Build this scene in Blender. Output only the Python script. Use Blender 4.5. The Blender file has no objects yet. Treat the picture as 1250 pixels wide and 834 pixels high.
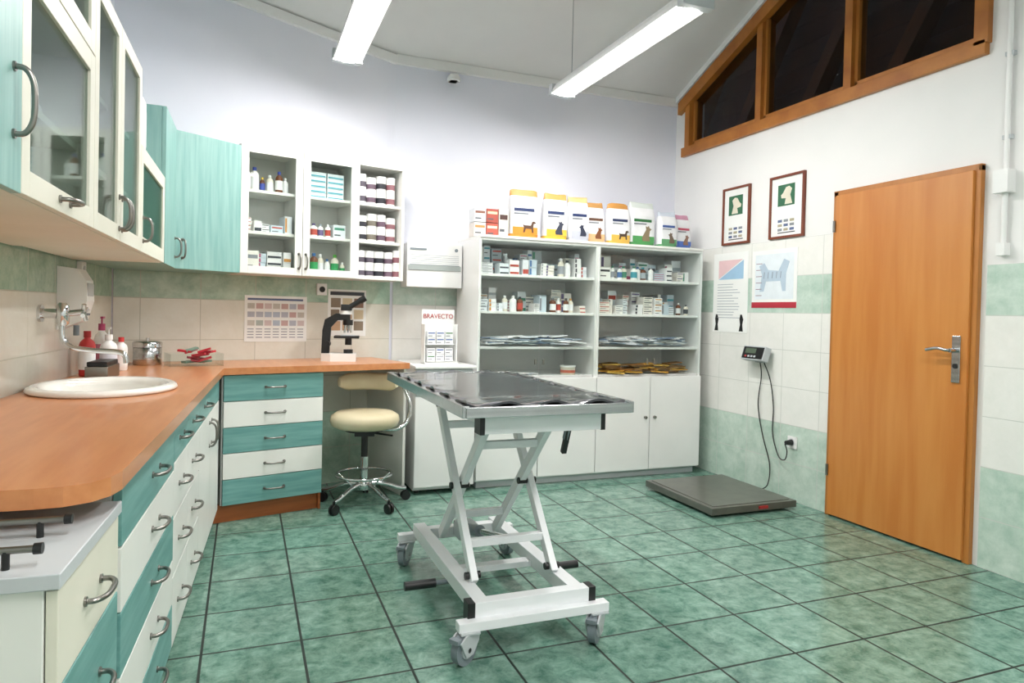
import bpy, math, random
from mathutils import Matrix, Vector
random.seed(11)
V=Vector
def lin(u):
    u/=255.0
    return u/12.92 if u<=0.04045 else ((u+0.055)/1.055)**2.4
def C(h):
    h=h.lstrip('#'); return (lin(int(h[0:2],16)),lin(int(h[2:4],16)),lin(int(h[4:6],16)),1)
# ---------------- materials ----------------
def base_mat(name):
    m=bpy.data.materials.new(name); m.use_nodes=True
    nt=m.node_tree; nt.nodes.clear()
    out=nt.nodes.new('ShaderNodeOutputMaterial')
    return m,nt,out
def M(name,c,c2=None,rough=.5,metal=0,scale=(8,8,8),bump=0,coat=0,detail=4,lo=.35,hi=.65,spec=.5):
    m,nt,out=base_mat(name); N=nt.nodes.new; L=nt.links.new
    p=N('ShaderNodeBsdfPrincipled'); L(p.outputs[0],out.inputs[0])
    tc=N('ShaderNodeTexCoord'); mp=N('ShaderNodeMapping'); mp.inputs['Scale'].default_value=scale
    no=N('ShaderNodeTexNoise'); no.inputs['Scale'].default_value=1; no.inputs['Detail'].default_value=detail
    L(tc.outputs['Object'],mp.inputs[0]); L(mp.outputs[0],no.inputs['Vector'])
    r=N('ShaderNodeValToRGB'); r.color_ramp.elements[0].position=lo; r.color_ramp.elements[1].position=hi
    a=C(c); b=C(c2) if c2 else tuple(x*.93 for x in a[:3])+(1,)
    r.color_ramp.elements[0].color=a; r.color_ramp.elements[1].color=b
    L(no.outputs[0],r.inputs[0]); L(r.outputs[0],p.inputs['Base Color'])
    p.inputs['Roughness'].default_value=rough; p.inputs['Metallic'].default_value=metal
    p.inputs['Coat Weight'].default_value=coat; p.inputs['Specular IOR Level'].default_value=spec
    if bump:
        bp=N('ShaderNodeBump'); bp.inputs['Strength'].default_value=bump; bp.inputs['Distance'].default_value=.01
        L(no.outputs[0],bp.inputs['Height']); L(bp.outputs[0],p.inputs['Normal'])
    return m
def glass_mat(name,tint='#fbfdfc',refl=.02,k=.2):
    m,nt,out=base_mat(name); N=nt.nodes.new; L=nt.links.new
    t=N('ShaderNodeBsdfTransparent'); t.inputs[0].default_value=C(tint)
    g=N('ShaderNodeBsdfGlossy'); g.inputs['Roughness'].default_value=.03
    lw=N('ShaderNodeLayerWeight'); lw.inputs[0].default_value=.2
    ma=N('ShaderNodeMath'); ma.operation='MULTIPLY_ADD'; ma.inputs[1].default_value=k; ma.inputs[2].default_value=refl*.5
    L(lw.outputs['Fresnel'],ma.inputs[0])
    mx=N('ShaderNodeMixShader'); L(ma.outputs[0],mx.inputs[0]); L(t.outputs[0],mx.inputs[1]); L(g.outputs[0],mx.inputs[2])
    L(mx.outputs[0],out.inputs[0]); return m
def emit_mat(name,c,s):
    m,nt,out=base_mat(name); e=nt.nodes.new('ShaderNodeEmission'); e.inputs[0].default_value=c; e.inputs[1].default_value=s
    nt.links.new(e.outputs[0],out.inputs[0]); return m
def tile_mat(name,axes,bw,rh,off,cols,grout,mort,rough,bands=None,mottle=9):
    m,nt,out=base_mat(name); N=nt.nodes.new; L=nt.links.new
    p=N('ShaderNodeBsdfPrincipled'); L(p.outputs[0],out.inputs[0])
    tc=N('ShaderNodeTexCoord'); sp=N('ShaderNodeSeparateXYZ'); L(tc.outputs['Object'],sp.inputs[0])
    cb=N('ShaderNodeCombineXYZ')
    for i,(a,o) in enumerate(zip(axes,off)):
        ad=N('ShaderNodeMath'); ad.operation='ADD'; ad.inputs[1].default_value=o
        L(sp.outputs[a],ad.inputs[0]); L(ad.outputs[0],cb.inputs[i])
    br=N('ShaderNodeTexBrick'); br.offset=0; br.squash=1
    br.inputs['Scale'].default_value=1; br.inputs['Brick Width'].default_value=bw; br.inputs['Row Height'].default_value=rh
    br.inputs['Mortar Size'].default_value=mort; br.inputs['Mortar Smooth'].default_value=.15
    br.inputs['Color1'].default_value=(0.38,.38,.38,1); br.inputs['Color2'].default_value=(.62,.62,.62,1)
    L(cb.outputs[0],br.inputs['Vector'])
    no=N('ShaderNodeTexNoise'); no.inputs['Scale'].default_value=mottle; no.inputs['Detail'].default_value=9; no.inputs['Roughness'].default_value=.74
    no.inputs['Distortion'].default_value=.3
    L(tc.outputs['Object'],no.inputs['Vector'])
    def ramp(c1,c2,lo=.36,hi=.66):
        r=N('ShaderNodeValToRGB'); r.color_ramp.elements[0].position=lo; r.color_ramp.elements[1].position=hi
        r.color_ramp.elements[0].color=C(c1); r.color_ramp.elements[1].color=C(c2); L(no.outputs[0],r.inputs[0]); return r
    g=ramp(*cols[0]); col=g.outputs[0]
    if bands:
        w=ramp(*cols[1]); tot=None
        for lo,hi in bands:
            a=N('ShaderNodeMath'); a.operation='GREATER_THAN'; a.inputs[1].default_value=lo; L(sp.outputs[2],a.inputs[0])
            b=N('ShaderNodeMath'); b.operation='LESS_THAN'; b.inputs[1].default_value=hi; L(sp.outputs[2],b.inputs[0])
            c=N('ShaderNodeMath'); c.operation='MULTIPLY'; L(a.outputs[0],c.inputs[0]); L(b.outputs[0],c.inputs[1])
            if tot is None: tot=c
            else:
                d=N('ShaderNodeMath'); d.operation='MAXIMUM'; L(tot.outputs[0],d.inputs[0]); L(c.outputs[0],d.inputs[1]); tot=d
        mx=N('ShaderNodeMix'); mx.data_type='RGBA'; L(tot.outputs[0],mx.inputs[0]); L(w.outputs[0],mx.inputs[6]); L(g.outputs[0],mx.inputs[7]); col=mx.outputs[2]
    vm=N('ShaderNodeMix'); vm.data_type='RGBA'; vm.blend_type='SOFT_LIGHT'; vm.inputs[0].default_value=.35
    L(col,vm.inputs[6]); L(br.outputs['Color'],vm.inputs[7])
    gm=N('ShaderNodeMix'); gm.data_type='RGBA'; L(br.outputs['Fac'],gm.inputs[0]); L(vm.outputs[2],gm.inputs[6]); gm.inputs[7].default_value=C(grout)
    L(gm.outputs[2],p.inputs['Base Color'])
    rr=N('ShaderNodeMath'); rr.operation='MULTIPLY_ADD'; rr.inputs[1].default_value=.5; rr.inputs[2].default_value=rough
    L(br.outputs['Fac'],rr.inputs[0]); L(rr.outputs[0],p.inputs['Roughness'])
    iv=N('ShaderNodeMath'); iv.operation='MULTIPLY_ADD'; iv.inputs[1].default_value=-1; iv.inputs[2].default_value=1; L(br.outputs['Fac'],iv.inputs[0])
    h2=N('ShaderNodeMath'); h2.operation='MULTIPLY_ADD'; h2.inputs[1].default_value=.1; L(no.outputs[0],h2.inputs[0]); L(iv.outputs[0],h2.inputs[2])
    bp=N('ShaderNodeBump'); bp.inputs['Strength'].default_value=.3; bp.inputs['Distance'].default_value=.004
    L(h2.outputs[0],bp.inputs['Height']); L(bp.outputs[0],p.inputs['Normal'])
    return m
m_wall=M('wall_paint','#f0efee','#eaeae9',.85,scale=(1.5,1.5,1.5),bump=.03)
m_wallb=M('wall_paint_cool','#e9eaf4','#e3e5f1',.85,scale=(1.5,1.5,1.5),bump=.03)
m_ceil=M('ceiling_paint','#e2e2e1','#dcdcdc',.85,scale=(2,2,2))
m_floor=tile_mat('floor_tiles',(0,1),.3333,.3333,(3.123,.433),[('#466f61','#86a99a')],'#1c2b25',.005,.16,mottle=13)
m_tile=tile_mat('wall_tiles',(0,2),.33,.25,(3.3,2.5),[('#adc6b8','#d0dfd4'),('#efeeea','#e8e8e3')],'#c8cac4',.0022,.14,bands=[(-.1,.5),(1.25,1.5)],mottle=8)
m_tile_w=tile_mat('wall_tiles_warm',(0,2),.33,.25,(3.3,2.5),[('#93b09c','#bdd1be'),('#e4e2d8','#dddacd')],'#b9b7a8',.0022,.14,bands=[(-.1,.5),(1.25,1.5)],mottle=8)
m_teal=M('teal_laminate','#629793','#79aaa6',.4,scale=(4,30,45),detail=6)
m_teal2=M('teal_laminate_light','#7caaa6','#92bbb5',.42,scale=(45,45,3),detail=6)
m_white=M('white_laminate','#eeeeea','#e8e9e4',.38,scale=(3,3,3))
m_white2=M('white_enamel','#f2f2f1','#ecedec',.3,scale=(3,3,3))
m_cream=M('cream_laminate','#e9e6d8','#e2dfd0',.4,scale=(3,3,3))
m_counter=M('beech_worktop','#cf8c5b','#c27c4c',.3,scale=(28,3,28),detail=8,coat=.2)
m_plinth=M('wood_plinth','#a55c2c','#935026',.45,scale=(4,4,40))
m_door=M('oak_door_veneer','#cc8742','#c07632',.4,scale=(14,14,1.2),detail=8,coat=.15)
m_dframe=M('door_frame_wood','#b87837','#a96b2d',.45,scale=(14,14,2))
m_pine=M('window_pine','#b5742f','#9c5c22',.45,scale=(5,5,5),detail=8)
m_attic=M('attic_boards','#5d3620','#402413',.6,scale=(3,20,3),detail=6)
m_raft=M('attic_rafter_wood','#7a4a26','#5c361a',.6,scale=(5,5,5),detail=6)
m_chrome=M('chrome','#d8dadc','#cfd2d4',.12,1,scale=(2,2,2))
m_steel=M('brushed_steel','#c2c5c7','#b0b3b5',.22,1,scale=(2,60,60))
m_nickel=M('satin_nickel','#8f8d88','#868480',.3,1,scale=(5,5,5))
m_black=M('black_plastic','#141516','#1c1d1f',.4,scale=(6,6,6))
m_rubber=M('rubber_mat','#34373c','#2a2d31',.17,scale=(10,10,10),bump=.04,coat=.3)
m_powder=M('white_powder_coat','#eff1f4','#e9ecef',.35,scale=(3,3,3))
m_grey=M('grey_plastic','#7f898f','#757f86',.45,scale=(5,5,5))
m_lgrey=M('light_grey_plastic','#c3c8cb','#babfc3',.45,scale=(5,5,5))
m_plate=M('scale_plate','#6b6c64','#61625c',.32,.3,scale=(10,10,10))
m_ceram=M('ceramic','#f4f3ee','#efeee8',.12,scale=(2,2,2),coat=.5)
m_beige=M('beige_vinyl','#d6cbae','#cabf9e',.45,scale=(6,6,6),bump=.05)
m_glass=glass_mat('clear_glass')
m_glass_d=glass_mat('tinted_glass','#e4ecea',.06,.4)
m_glass_g=glass_mat('green_glass','#c4dcd4',.05,.3)
m_glass_w=glass_mat('window_glass','#d8d8da',.02,.1)
m_tube=emit_mat('fluorescent_tube',(1,.975,.94,1),76)
m_paper=M('paper','#f3f4f2','#eeefed',.7,scale=(4,4,4))
cols={}
def K(h,rough=.5):
    if h not in cols: cols[h]=M('print_'+h.strip('#'),h,None,rough,scale=(12,12,12))
    return cols[h]
# ---------------- builder ----------------
class B:
    def __init__(s,name,loc=(0,0,0),rz=0,bevel=0,parent=None):
        s.name=name; s.loc=loc; s.rz=rz; s.bevel=bevel; s.parent=parent
        s.v=[]; s.f=[]; s.fm=[]; s.fs=[]; s.mats=[]; s.T=Matrix.Identity(4)
    def mi(s,m):
        if m not in s.mats: s.mats.append(m)
        return s.mats.index(m)
    def add(s,vs,fs,m,smooth=False):
        o=len(s.v); s.v+=[tuple(s.T@V(p)) for p in vs]
        k=s.mi(m)
        for f in fs: s.f.append([i+o for i in f]); s.fm.append(k); s.fs.append(smooth)
    def box(s,x0,x1,y0,y1,z0,z1,m):
        if x0>x1:x0,x1=x1,x0
        if y0>y1:y0,y1=y1,y0
        if z0>z1:z0,z1=z1,z0
        s.add([(x0,y0,z0),(x1,y0,z0),(x1,y1,z0),(x0,y1,z0),(x0,y0,z1),(x1,y0,z1),(x1,y1,z1),(x0,y1,z1)],
              [(0,3,2,1),(4,5,6,7),(0,1,5,4),(1,2,6,5),(2,3,7,6),(3,0,4,7)],m)
    def prism(s,poly,z0,z1,m,axis='z',smooth=False):
        n=len(poly)
        a=sum(poly[i][0]*poly[(i+1)%n][1]-poly[(i+1)%n][0]*poly[i][1] for i in range(n))
        if a<0: poly=poly[::-1]
        if axis=='z': f=lambda p,z:(p[0],p[1],z)
        elif axis=='y': f=lambda p,z:(p[0],-z,p[1])
        else: f=lambda p,z:(z,p[0],p[1])
        vs=[f(p,z0) for p in poly]+[f(p,z1) for p in poly]
        s.add(vs,[tuple(range(n))[::-1],tuple(range(n,2*n))],m)
        s.add(vs,[(i,(i+1)%n,n+(i+1)%n,n+i) for i in range(n)],m,smooth)
    def pxz(s,poly,y0,y1,m):
        s.prism(poly,-y1,-y0,m,'y')
    def beam(s,p0,p1,w,h,m):
        p0=V(p0);p1=V(p1);d=(p1-p0).normalized()
        up=V((0,0,1)) if abs(d.z)<.95 else V((0,1,0))
        if abs(d.x)<.2 and abs(d.z)>.2: up=V((0,-d.z,d.y))
        sx=d.cross(up).normalized(); u=sx.cross(d).normalized()
        vs=[]
        for p in (p0,p1):
            for a,b in ((-1,-1),(1,-1),(1,1),(-1,1)): vs.append(tuple(p+sx*a*w/2+u*b*h/2))
        s.add(vs,[(0,1,2,3),(7,6,5,4),(0,4,5,1),(1,5,6,2),(2,6,7,3),(3,7,4,0)],m)
    def cyl(s,p0,p1,r,m,seg=20,r2=None,smooth=True):
        p0=V(p0);p1=V(p1);d=(p1-p0).normalized(); r2=r if r2 is None else r2
        a=V((0,0,1)) if abs(d.z)<.9 else V((1,0,0))
        x=d.cross(a).normalized(); y=d.cross(x).normalized()
        vs=[]
        for p,q in ((p0,r),(p1,r2)):
            for i in range(seg):
                t=2*math.pi*i/seg; vs.append(tuple(p+x*q*math.cos(t)+y*q*math.sin(t)))
        s.add(vs,[(i,(i+1)%seg,seg+(i+1)%seg,seg+i) for i in range(seg)],m,smooth)
        s.add(vs,[tuple(range(seg))[::-1],tuple(range(seg,2*seg))],m)
    def tube(s,pts,r,m,seg=10,closed=False):
        pts=[V(p) for p in pts]; n=len(pts); vs=[]; prev=None
        for i,p in enumerate(pts):
            if closed: d=(pts[(i+1)%n]-pts[i-1]).normalized()
            else: d=(pts[min(i+1,n-1)]-pts[max(i-1,0)]).normalized()
            if prev is None:
                a=V((0,0,1)) if abs(d.z)<.9 else V((1,0,0)); x=d.cross(a).normalized()
            else: x=(prev-d*prev.dot(d)).normalized()
            prev=x; y=d.cross(x)
            for k in range(seg):
                t=2*math.pi*k/seg; vs.append(tuple(p+x*r*math.cos(t)+y*r*math.sin(t)))
        fs=[]
        for i in range(n if closed else n-1):
            j=(i+1)%n
            for k in range(seg):
                l=(k+1)%seg; fs.append((i*seg+k,i*seg+l,j*seg+l,j*seg+k))
        s.add(vs,fs,m,True)
        if not closed: s.add(vs,[tuple(range(seg))[::-1],tuple(range((n-1)*seg,n*seg))],m)
    def lathe(s,prof,o,m,seg=24,sx=1,sy=1,smooth=True,closed=True):
        vs=[];n=len(prof)
        for r,z in prof:
            for k in range(seg):
                t=2*math.pi*k/seg; vs.append((o[0]+r*sx*math.cos(t),o[1]+r*sy*math.sin(t),o[2]+z))
        fs=[(i*seg+k,i*seg+(k+1)%seg,(i+1)*seg+(k+1)%seg,(i+1)*seg+k) for i in range(n-1) for k in range(seg)]
        s.add(vs,fs,m,smooth)
        if closed: s.add(vs,[tuple(range(seg))[::-1],tuple(range((n-1)*seg,n*seg))],m)
    def done(s):
        me=bpy.data.meshes.new(s.name); me.from_pydata(s.v,[],s.f)
        for m in s.mats: me.materials.append(m)
        me.polygons.foreach_set('material_index',s.fm); me.polygons.foreach_set('use_smooth',s.fs); me.update()
        ob=bpy.data.objects.new(s.name,me); bpy.context.scene.collection.objects.link(ob)
        ob.location=s.loc; ob.rotation_euler=(0,0,s.rz)
        if s.bevel:
            bm=ob.modifiers.new('bevel','BEVEL'); bm.width=s.bevel; bm.segments=2; bm.limit_method='ANGLE'; bm.angle_limit=math.radians(40)
        if s.parent: ob.parent=s.parent
        return ob
def smooth(pts,n=6):
    P=[V(p) for p in pts]; P=[P[0]]+P+[P[-1]]; out=[]
    for i in range(1,len(P)-2):
        for k in range(n):
            t=k/n; a,b,c,d=P[i-1],P[i],P[i+1],P[i+2]
            out.append(.5*((2*b)+(c-a)*t+(2*a-5*b+4*c-d)*t*t+(3*b-a-3*c+d)*t**3))
    out.append(P[-2]); return out
def handle(b,x,y,z,L=.1,vert=False,m=None,so=.03,r=.0055):
    a=V((0,0,1)) if vert else V((1,0,0)); p=V((x,y,z)); n=V((0,-1,0))
    pts=[p-a*L/2,p-a*L/2*.96+n*so*.6,p-a*L*.3+n*so,p+n*so*1.1,p+a*L*.3+n*so,p+a*L/2*.96+n*so*.6,p+a*L/2]
    b.tube(smooth(pts,4),r,m or m_nickel,8)
    for sgn in (-1,1): b.cyl(p+a*sgn*L/2,p+a*sgn*L/2+n*.004,.009,m or m_nickel,12)
# frames
OL=(-.233,1.458,0); RL=math.radians(87.1)
OB=(-.102,4.057,0); RB=math.radians(15)
OU=(-.39,1.458,0); RU=math.radians(89.3)
def fr(o,r,x,y): return (o[0]+x*math.cos(r)-y*math.sin(r), o[1]+x*math.sin(r)+y*math.cos(r))
fl=lambda x,y:fr(OL,RL,x,y)
fb=lambda x,y:fr(OB,RB,x,y)
fu=lambda x,y:fr(OU,RU,x,y)
WL=.64; WB=.598
CORN=(-.719,4.511); BEND=(.995,4.97); XR=3.42; YB=4.97; YN=-1.2
NL=fl((YN-1.49)/.9987,WL)
ceil=lambda y:3.05+.42*(YB-y)
# ---------------- room shell ----------------
poly=[NL,(XR,YN),(XR,YB),BEND,CORN]
def ext(poly,d):
    return [(NL[0]-d,YN-d),(XR+d,YN-d),(XR+d,YB+d),(BEND[0]-.03,YB+d),(CORN[0]-d,CORN[1]+d)]
b=B('floor'); b.prism(ext(poly,.15),-.1,0,m_floor); b.done()
b=B('ceiling')
e=ext(poly,.15); n=len(e)
vs=[(p[0],p[1],ceil(p[1])) for p in e]+[(p[0],p[1],ceil(p[1])+.1) for p in e]
b.add(vs,[tuple(range(n))[::-1],tuple(range(n,2*n))]+[(i,(i+1)%n,n+(i+1)%n,n+i) for i in range(n)],m_ceil); b.done()
def wall(name,p0,p1,m):
    d=V((p1[0]-p0[0],p1[1]-p0[1])).normalized(); nrm=V((d.y,-d.x))*.14
    q1=(p1[0]+nrm.x,p1[1]+nrm.y); q0=(p0[0]+nrm.x,p0[1]+nrm.y)
    P=[p0,p1,q1,q0]; vs=[(p[0],p[1],0) for p in P]+[(p[0],p[1],ceil(p[1])) for p in P]
    b=B(name); b.add(vs,[(0,1,2,3),(7,6,5,4),(0,4,5,1),(1,5,6,2),(2,6,7,3),(3,7,4,0)],m); b.done()
wall('wall_near',NL,(XR,YN),m_wall)
wall('wall_back',(XR,YB),BEND,m_wallb)
wall('wall_back_left',BEND,CORN,m_wallb)
wall('wall_left',CORN,NL,m_wallb)
OR=(XR,YB,0); RR=-math.pi/2
cx=lambda x:3.05+.42*x
b=B('wall_right',OR,RR); LR=YB-YN; W0,W1,WZ=.19,2.62,2.6
b.box(0,LR,0,.14,0,WZ,m_wall)
b.pxz([(0,WZ),(W0,WZ),(W0,cx(W0)),(0,cx(0))],0,.14,m_wall)
b.pxz([(W1,WZ),(LR,WZ),(LR,cx(LR)),(W1,cx(W1))],0,.14,m_wall)
b.pxz([(W0,cx(W0)-.1),(W1,cx(W1)-.1),(W1,cx(W1)),(W0,cx(W0))],0,.14,m_wall)
b.done()
b=B('attic_roof_boards',OR,RR)
for i in range(14):
    z=2.4+i*.17
    b.box(-1.2,3.4,.75,.77,z,z+.165,m_attic)
for x in (-.4,.35,1.1,1.85,2.6):
    b.beam((x-.6,.62,2.3),(x+.9,.62,4.6),.12,.1,m_raft)
b.box(-1.2,3.4,.14,.78,2.35,2.4,m_attic); b.box(-1.22,-1.2,.14,.78,2.35,4.7,m_attic); b.box(3.4,3.42,.14,.78,2.35,4.7,m_attic); b.box(-1.2,3.4,.14,.78,4.7,4.75,m_attic)
b.done()
b=B('window_1',OR,RR,bevel=.003)
t=lambda x:cx(x)-.1
b.box(W0-.07,W1+.03,-.035,.0,WZ-.055,WZ+.02,m_pine)
b.box(W0,W1,0,.12,WZ,WZ+.035,m_pine)
b.pxz([(W0-.12,t(W0-.12)-.07),(W1+.03,t(W1+.03)-.07),(W1+.03,t(W1+.03)+.03),(W0-.12,t(W0-.12)+.03)],-.04,0,m_pine)
b.pxz([(W0,t(W0)-.05),(W1,t(W1)-.05),(W1,t(W1)),(W0,t(W0))],0,.12,m_pine)
b.pxz([(W0-.03,WZ),(W0+.03,WZ),(W0+.03,t(W0)),(W0-.03,t(W0))],-.03,.1,m_pine)
b.pxz([(W1-.03,WZ),(W1+.04,WZ),(W1+.04,t(W1)),(W1-.03,t(W1))],-.035,.1,m_pine)
for x in (1.02,1.80):
    b.pxz([(x-.028,WZ),(x+.028,WZ),(x+.028,t(x)),(x-.028,t(x))],-.02,.1,m_pine)
xs=[W0+.03,.992,1.048,1.772,1.828,W1-.03]
for i in range(0,6,2):
    a,c=xs[i],xs[i+1]
    fw=.022
    for (p,q) in (((a,WZ+.035),(a,t(a)-.05)),((c,WZ+.035),(c,t(c)-.05))):
        x=p[0]; sg=1 if p[0]==a else -1
        b.pxz([(x,p[1]),(x+sg*fw,p[1]),(x+sg*fw,q[1]),(x,q[1])],.01,.05,m_dframe)
    b.box(a,c,.01,.05,WZ+.035,WZ+.06,m_dframe)
    b.pxz([(a,WZ+.05),(c,WZ+.05),(c,t(c)-.05),(a,t(a)-.05)],.03,.036,m_glass_w)
b.done()
# wainscots
b=B('tile_wainscot',OR,RR); b.box(0,1.735,-.008,0,0,1.75,m_tile); b.done()
b=B('tile_wainscot',OR,RR); b.box(2.68,LR-.01,-.008,0,0,1.5,m_tile); b.done()
b=B('tile_wainscot',(BEND[0],YB,0),0); b.box(0.01,XR-BEND[0]-.01,-.008,0,0,1.5,m_tile); b.done()
LBW=1.774
b=B('tile_wainscot',OB,RB); b.box(1.295-LBW+.01,1.28,WB-.008,WB,0,1.5,m_tile_w); b.done()
b=B('tile_wainscot',OL,RL); b.box(-2.6,3.0,WL-.008,WL,0,1.5,m_tile_w); b.done()
# crown trims
b=B('trim_1'); b.box(BEND[0],XR,YB-.035,YB,2.995,3.06,m_white2); b.done()
b=B('trim_2',OB,RB)
b.beam((1.295,WB-.02,ceil(YB)-.03),(1.295-LBW,WB-.02,ceil(CORN[1])-.03),.035,.06,m_white2); b.done()
b=B('trim_3',OR,RR); b.beam((0,-.02,cx(0)-.02),(LR,-.02,cx(LR)-.02),.04,.055,m_white2); b.done()
# ---------------- door ----------------
b=B('door_1',OR,RR,bevel=.003)
d0,d1=1.74,2.65
b.box(d0,d0+.035,-.03,0,0,2.0,m_dframe); b.box(d1-.035,d1,-.03,0,0,2.0,m_dframe); b.box(d0,d1,-.03,0,1.97,2.005,m_dframe)
b.box(d0+.03,d1-.03,-.045,-.002,.012,1.975,m_door)
for z in (.25,1.75): b.cyl((d0+.028,-.052,z),(d0+.028,-.052,z+.07),.008,m_nickel,12)
hx=d1-.085
b.box(hx-.022,hx+.022,-.053,-.045,.905,1.145,m_steel)
b.cyl((hx,-.05,1.07),(hx,-.1,1.07),.011,m_steel,14)
b.tube(smooth([(hx,-.1,1.07),(hx-.02,-.105,1.072),(hx-.07,-.1,1.078),(hx-.13,-.095,1.066)],5),.009,m_steel,10)
b.cyl((hx,-.053,.99),(hx,-.058,.99),.013,m_black,14)
b.done()
# ---------------- worktop with sink hole ----------------
SX,SYy=1.62,.36
b=B('counter_worktop',bevel=0)
P=[fl(.0,.12),fl(.006,.075),fl(.03,.035),fl(.07,.01),fl(.12,0),(OB[0],OB[1]),fb(1.143,0),fb(1.143,WB-.01),(CORN[0]+.012,CORN[1]-.012),fl(0,WL-.01)]
b.prism(P,.832,.87,m_counter)
wt=b.done()
cut=B('cutter',OL,RL); cut.lathe([(.22,.7),(.22,1.0)],(SX,SYy,0),m_counter,48,1.15,.98); cut=cut.done()
bo=wt.modifiers.new('bo','BOOLEAN'); bo.object=cut; bo.operation='DIFFERENCE'; bo.solver='EXACT'
bpy.context.view_layer.update()
dg=bpy.context.evaluated_depsgraph_get()
nm=bpy.data.meshes.new_from_object(wt.evaluated_get(dg)); wt.modifiers.clear(); wt.data=nm
bpy.data.objects.remove(cut)
b=B('sink_basin',OL,RL)
prof=[(.225,.0),(.262,.001),(.268,.008),(.262,.02),(.245,.026),(.225,.022),(.212,.006),(.2,-.04),(.17,-.1),(.1,-.135),(.03,-.14),(.0,-.14)]
b.lathe(prof,(SX,SYy,.87),m_ceram,64,1.13,.97,closed=False)
b.lathe([(.225,0),(.215,-.05),(.18,-.12),(.1,-.15),(0,-.155)],(SX,SYy,.87),m_ceram,48,.96,.96,closed=False)
b.cyl((SX,SYy,.727),(SX,SYy,.733),.03,m_chrome,24)
b.done()
b=B('wall_faucet',OL,RL)
fx=1.78
b.cyl((fx,WL-.008,1.165),(fx,WL-.02,1.165),.035,m_chrome,24)
b.cyl((fx,WL-.02,1.165),(fx,WL-.1,1.165),.02,m_chrome,20)
b.lathe([(.014,-.05),(.024,-.04),(.026,0),(.024,.03),(.012,.045)],(fx,WL-.09,1.165),m_chrome,20)
b.cyl((fx,WL-.1,1.165),(fx-.005,WL-.17,1.175),.012,m_chrome,16)
for a in range(4):
    tt=a*math.pi/2+.4
    b.cyl((fx,WL-.165,1.172),(fx+.035*math.cos(tt),WL-.17,1.172+.035*math.sin(tt)),.009,m_chrome,10)
b.tube(smooth([(fx,WL-.09,1.13),(fx,WL-.09,1.07),(fx-.0,WL-.12,1.03),(fx+.0,WL-.2,1.015),(fx-.03,WL-.30,1.01),(fx-.035,WL-.325,.995),(fx-.035,WL-.33,.965)],6),.011,m_chrome,12)
b.done()
b=B('soap_dispenser',OL,RL,bevel=.006)
b.prism([(WL-.009,1.09),(WL-.10,1.13),(WL-.125,1.22),(WL-.12,1.31),(WL-.09,1.36),(WL-.009,1.37)],2.0,2.12,m_white2,'x')
b.box(2.01,2.11,WL-.127,WL-.1,1.24,1.3,m_lgrey)
b.cyl((2.06,WL-.07,1.11),(2.06,WL-.07,1.065),.012,m_grey)
for i in range(3): b.cyl((2.04+.02*i,WL-.11,1.16),(2.04+.02*i,WL-.118,1.16),.005,m_grey,10)
b.done()
b=B('power_outlet',OL,RL,bevel=.003); b.box(2.3,2.38,WL-.03,WL-.008,1.33,1.41,m_white2); b.cyl((2.34,WL-.031,1.37),(2.34,WL-.034,1.37),.02,m_lgrey); b.done()
def bottle(b,x,y,z,r,h,body,cap,label=None,pump=False):
    b.lathe([(r*.9,0),(r,.006),(r,h*.68),(r*.85,h*.76),(r*.38,h*.84),(r*.38,h*.87)],(x,y,z),body,16)
    b.lathe([(r*.45,h*.86),(r*.45,h)],(x,y,z),cap,14)
    if label: b.lathe([(r*1.02,h*.15),(r*1.02,h*.58)],(x,y,z),label,16,closed=False)
    if pump:
        b.cyl((x,y,z+h),(x,y,z+h+.03),.004,cap,8); b.beam((x-.006,y,z+h+.03),(x+.035,y,z+h+.03),.012,.01,cap)
def jar(b,x,y,z,r,h,body,lid,label):
    b.lathe([(r,0),(r,h*.82)],(x,y,z),body,16); b.lathe([(r*1.03,h*.82),(r*1.03,h)],(x,y,z),lid,16)
    b.lathe([(r*1.01,h*.12),(r*1.01,h*.5)],(x,y,z),label,16,closed=False)
def cart(b,x,y,z,w,d,h,m,stripe=None,k=0):
    b.box(x,x+w,y,y+d,z,z+h,m)
    if stripe:
        if k==0: b.box(x+w*.04,x+w*.96,y-.0008,y,z+h*.08,z+h*.38,stripe)
        elif k==1: b.box(x+w*.05,x+w*.3,y-.0008,y,z+h*.1,z+h*.9,stripe)
        else:
            b.box(x+w*.08,x+w*.92,y-.0008,y,z+h*.62,z+h*.8,stripe); b.box(x+w*.08,x+w*.6,y-.0008,y,z+h*.2,z+h*.3,K('#555a60'))
b=B('disinfectant_bottle',OL,RL); bottle(b,2.2,.56,.87,.034,.21,K('#c73a3a'),K('#b02a2a'),m_paper); b.done()
b=B('soap_bottle',OL,RL); bottle(b,2.33,.5,.87,.038,.19,m_white2,m_white2,K('#d8dce8'),True); b.done()
b=B('disinfectant_bottle',OL,RL); bottle(b,2.42,.55,.87,.034,.24,m_paper,K('#b0406a'),K('#d98aa4'),True); b.done()
b=B('spray_bottle',OL,RL); bottle(b,2.5,.48,.87,.03,.17,m_white2,K('#c93c3c'),m_paper,False); b.done()
b=B('instrument_tray',OL,RL,bevel=.003); b.box(1.99,2.22,.43,.52,.87,.93,m_nickel); b.box(2.0,2.21,.435,.515,.93,.95,m_black); b.done()
cxy=fl(2.86,.42)
b=B('steel_canister',(cxy[0],cxy[1],.87))
b.lathe([(.07,0),(.073,.004),(.073,.1),(.07,.102)],(0,0,0),m_steel,32); b.lathe([(.076,.1),(.076,.125),(.07,.132),(.03,.137),(.0,.138)],(0,0,0),m_chrome,32,closed=False)
b.cyl((0,0,.137),(0,0,.152),.01,m_chrome); b.lathe([(.0745,.035),(.0745,.04)],(0,0,0),m_chrome,32,closed=False); b.done()
cxy=fb(-.10,.26)
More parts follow.
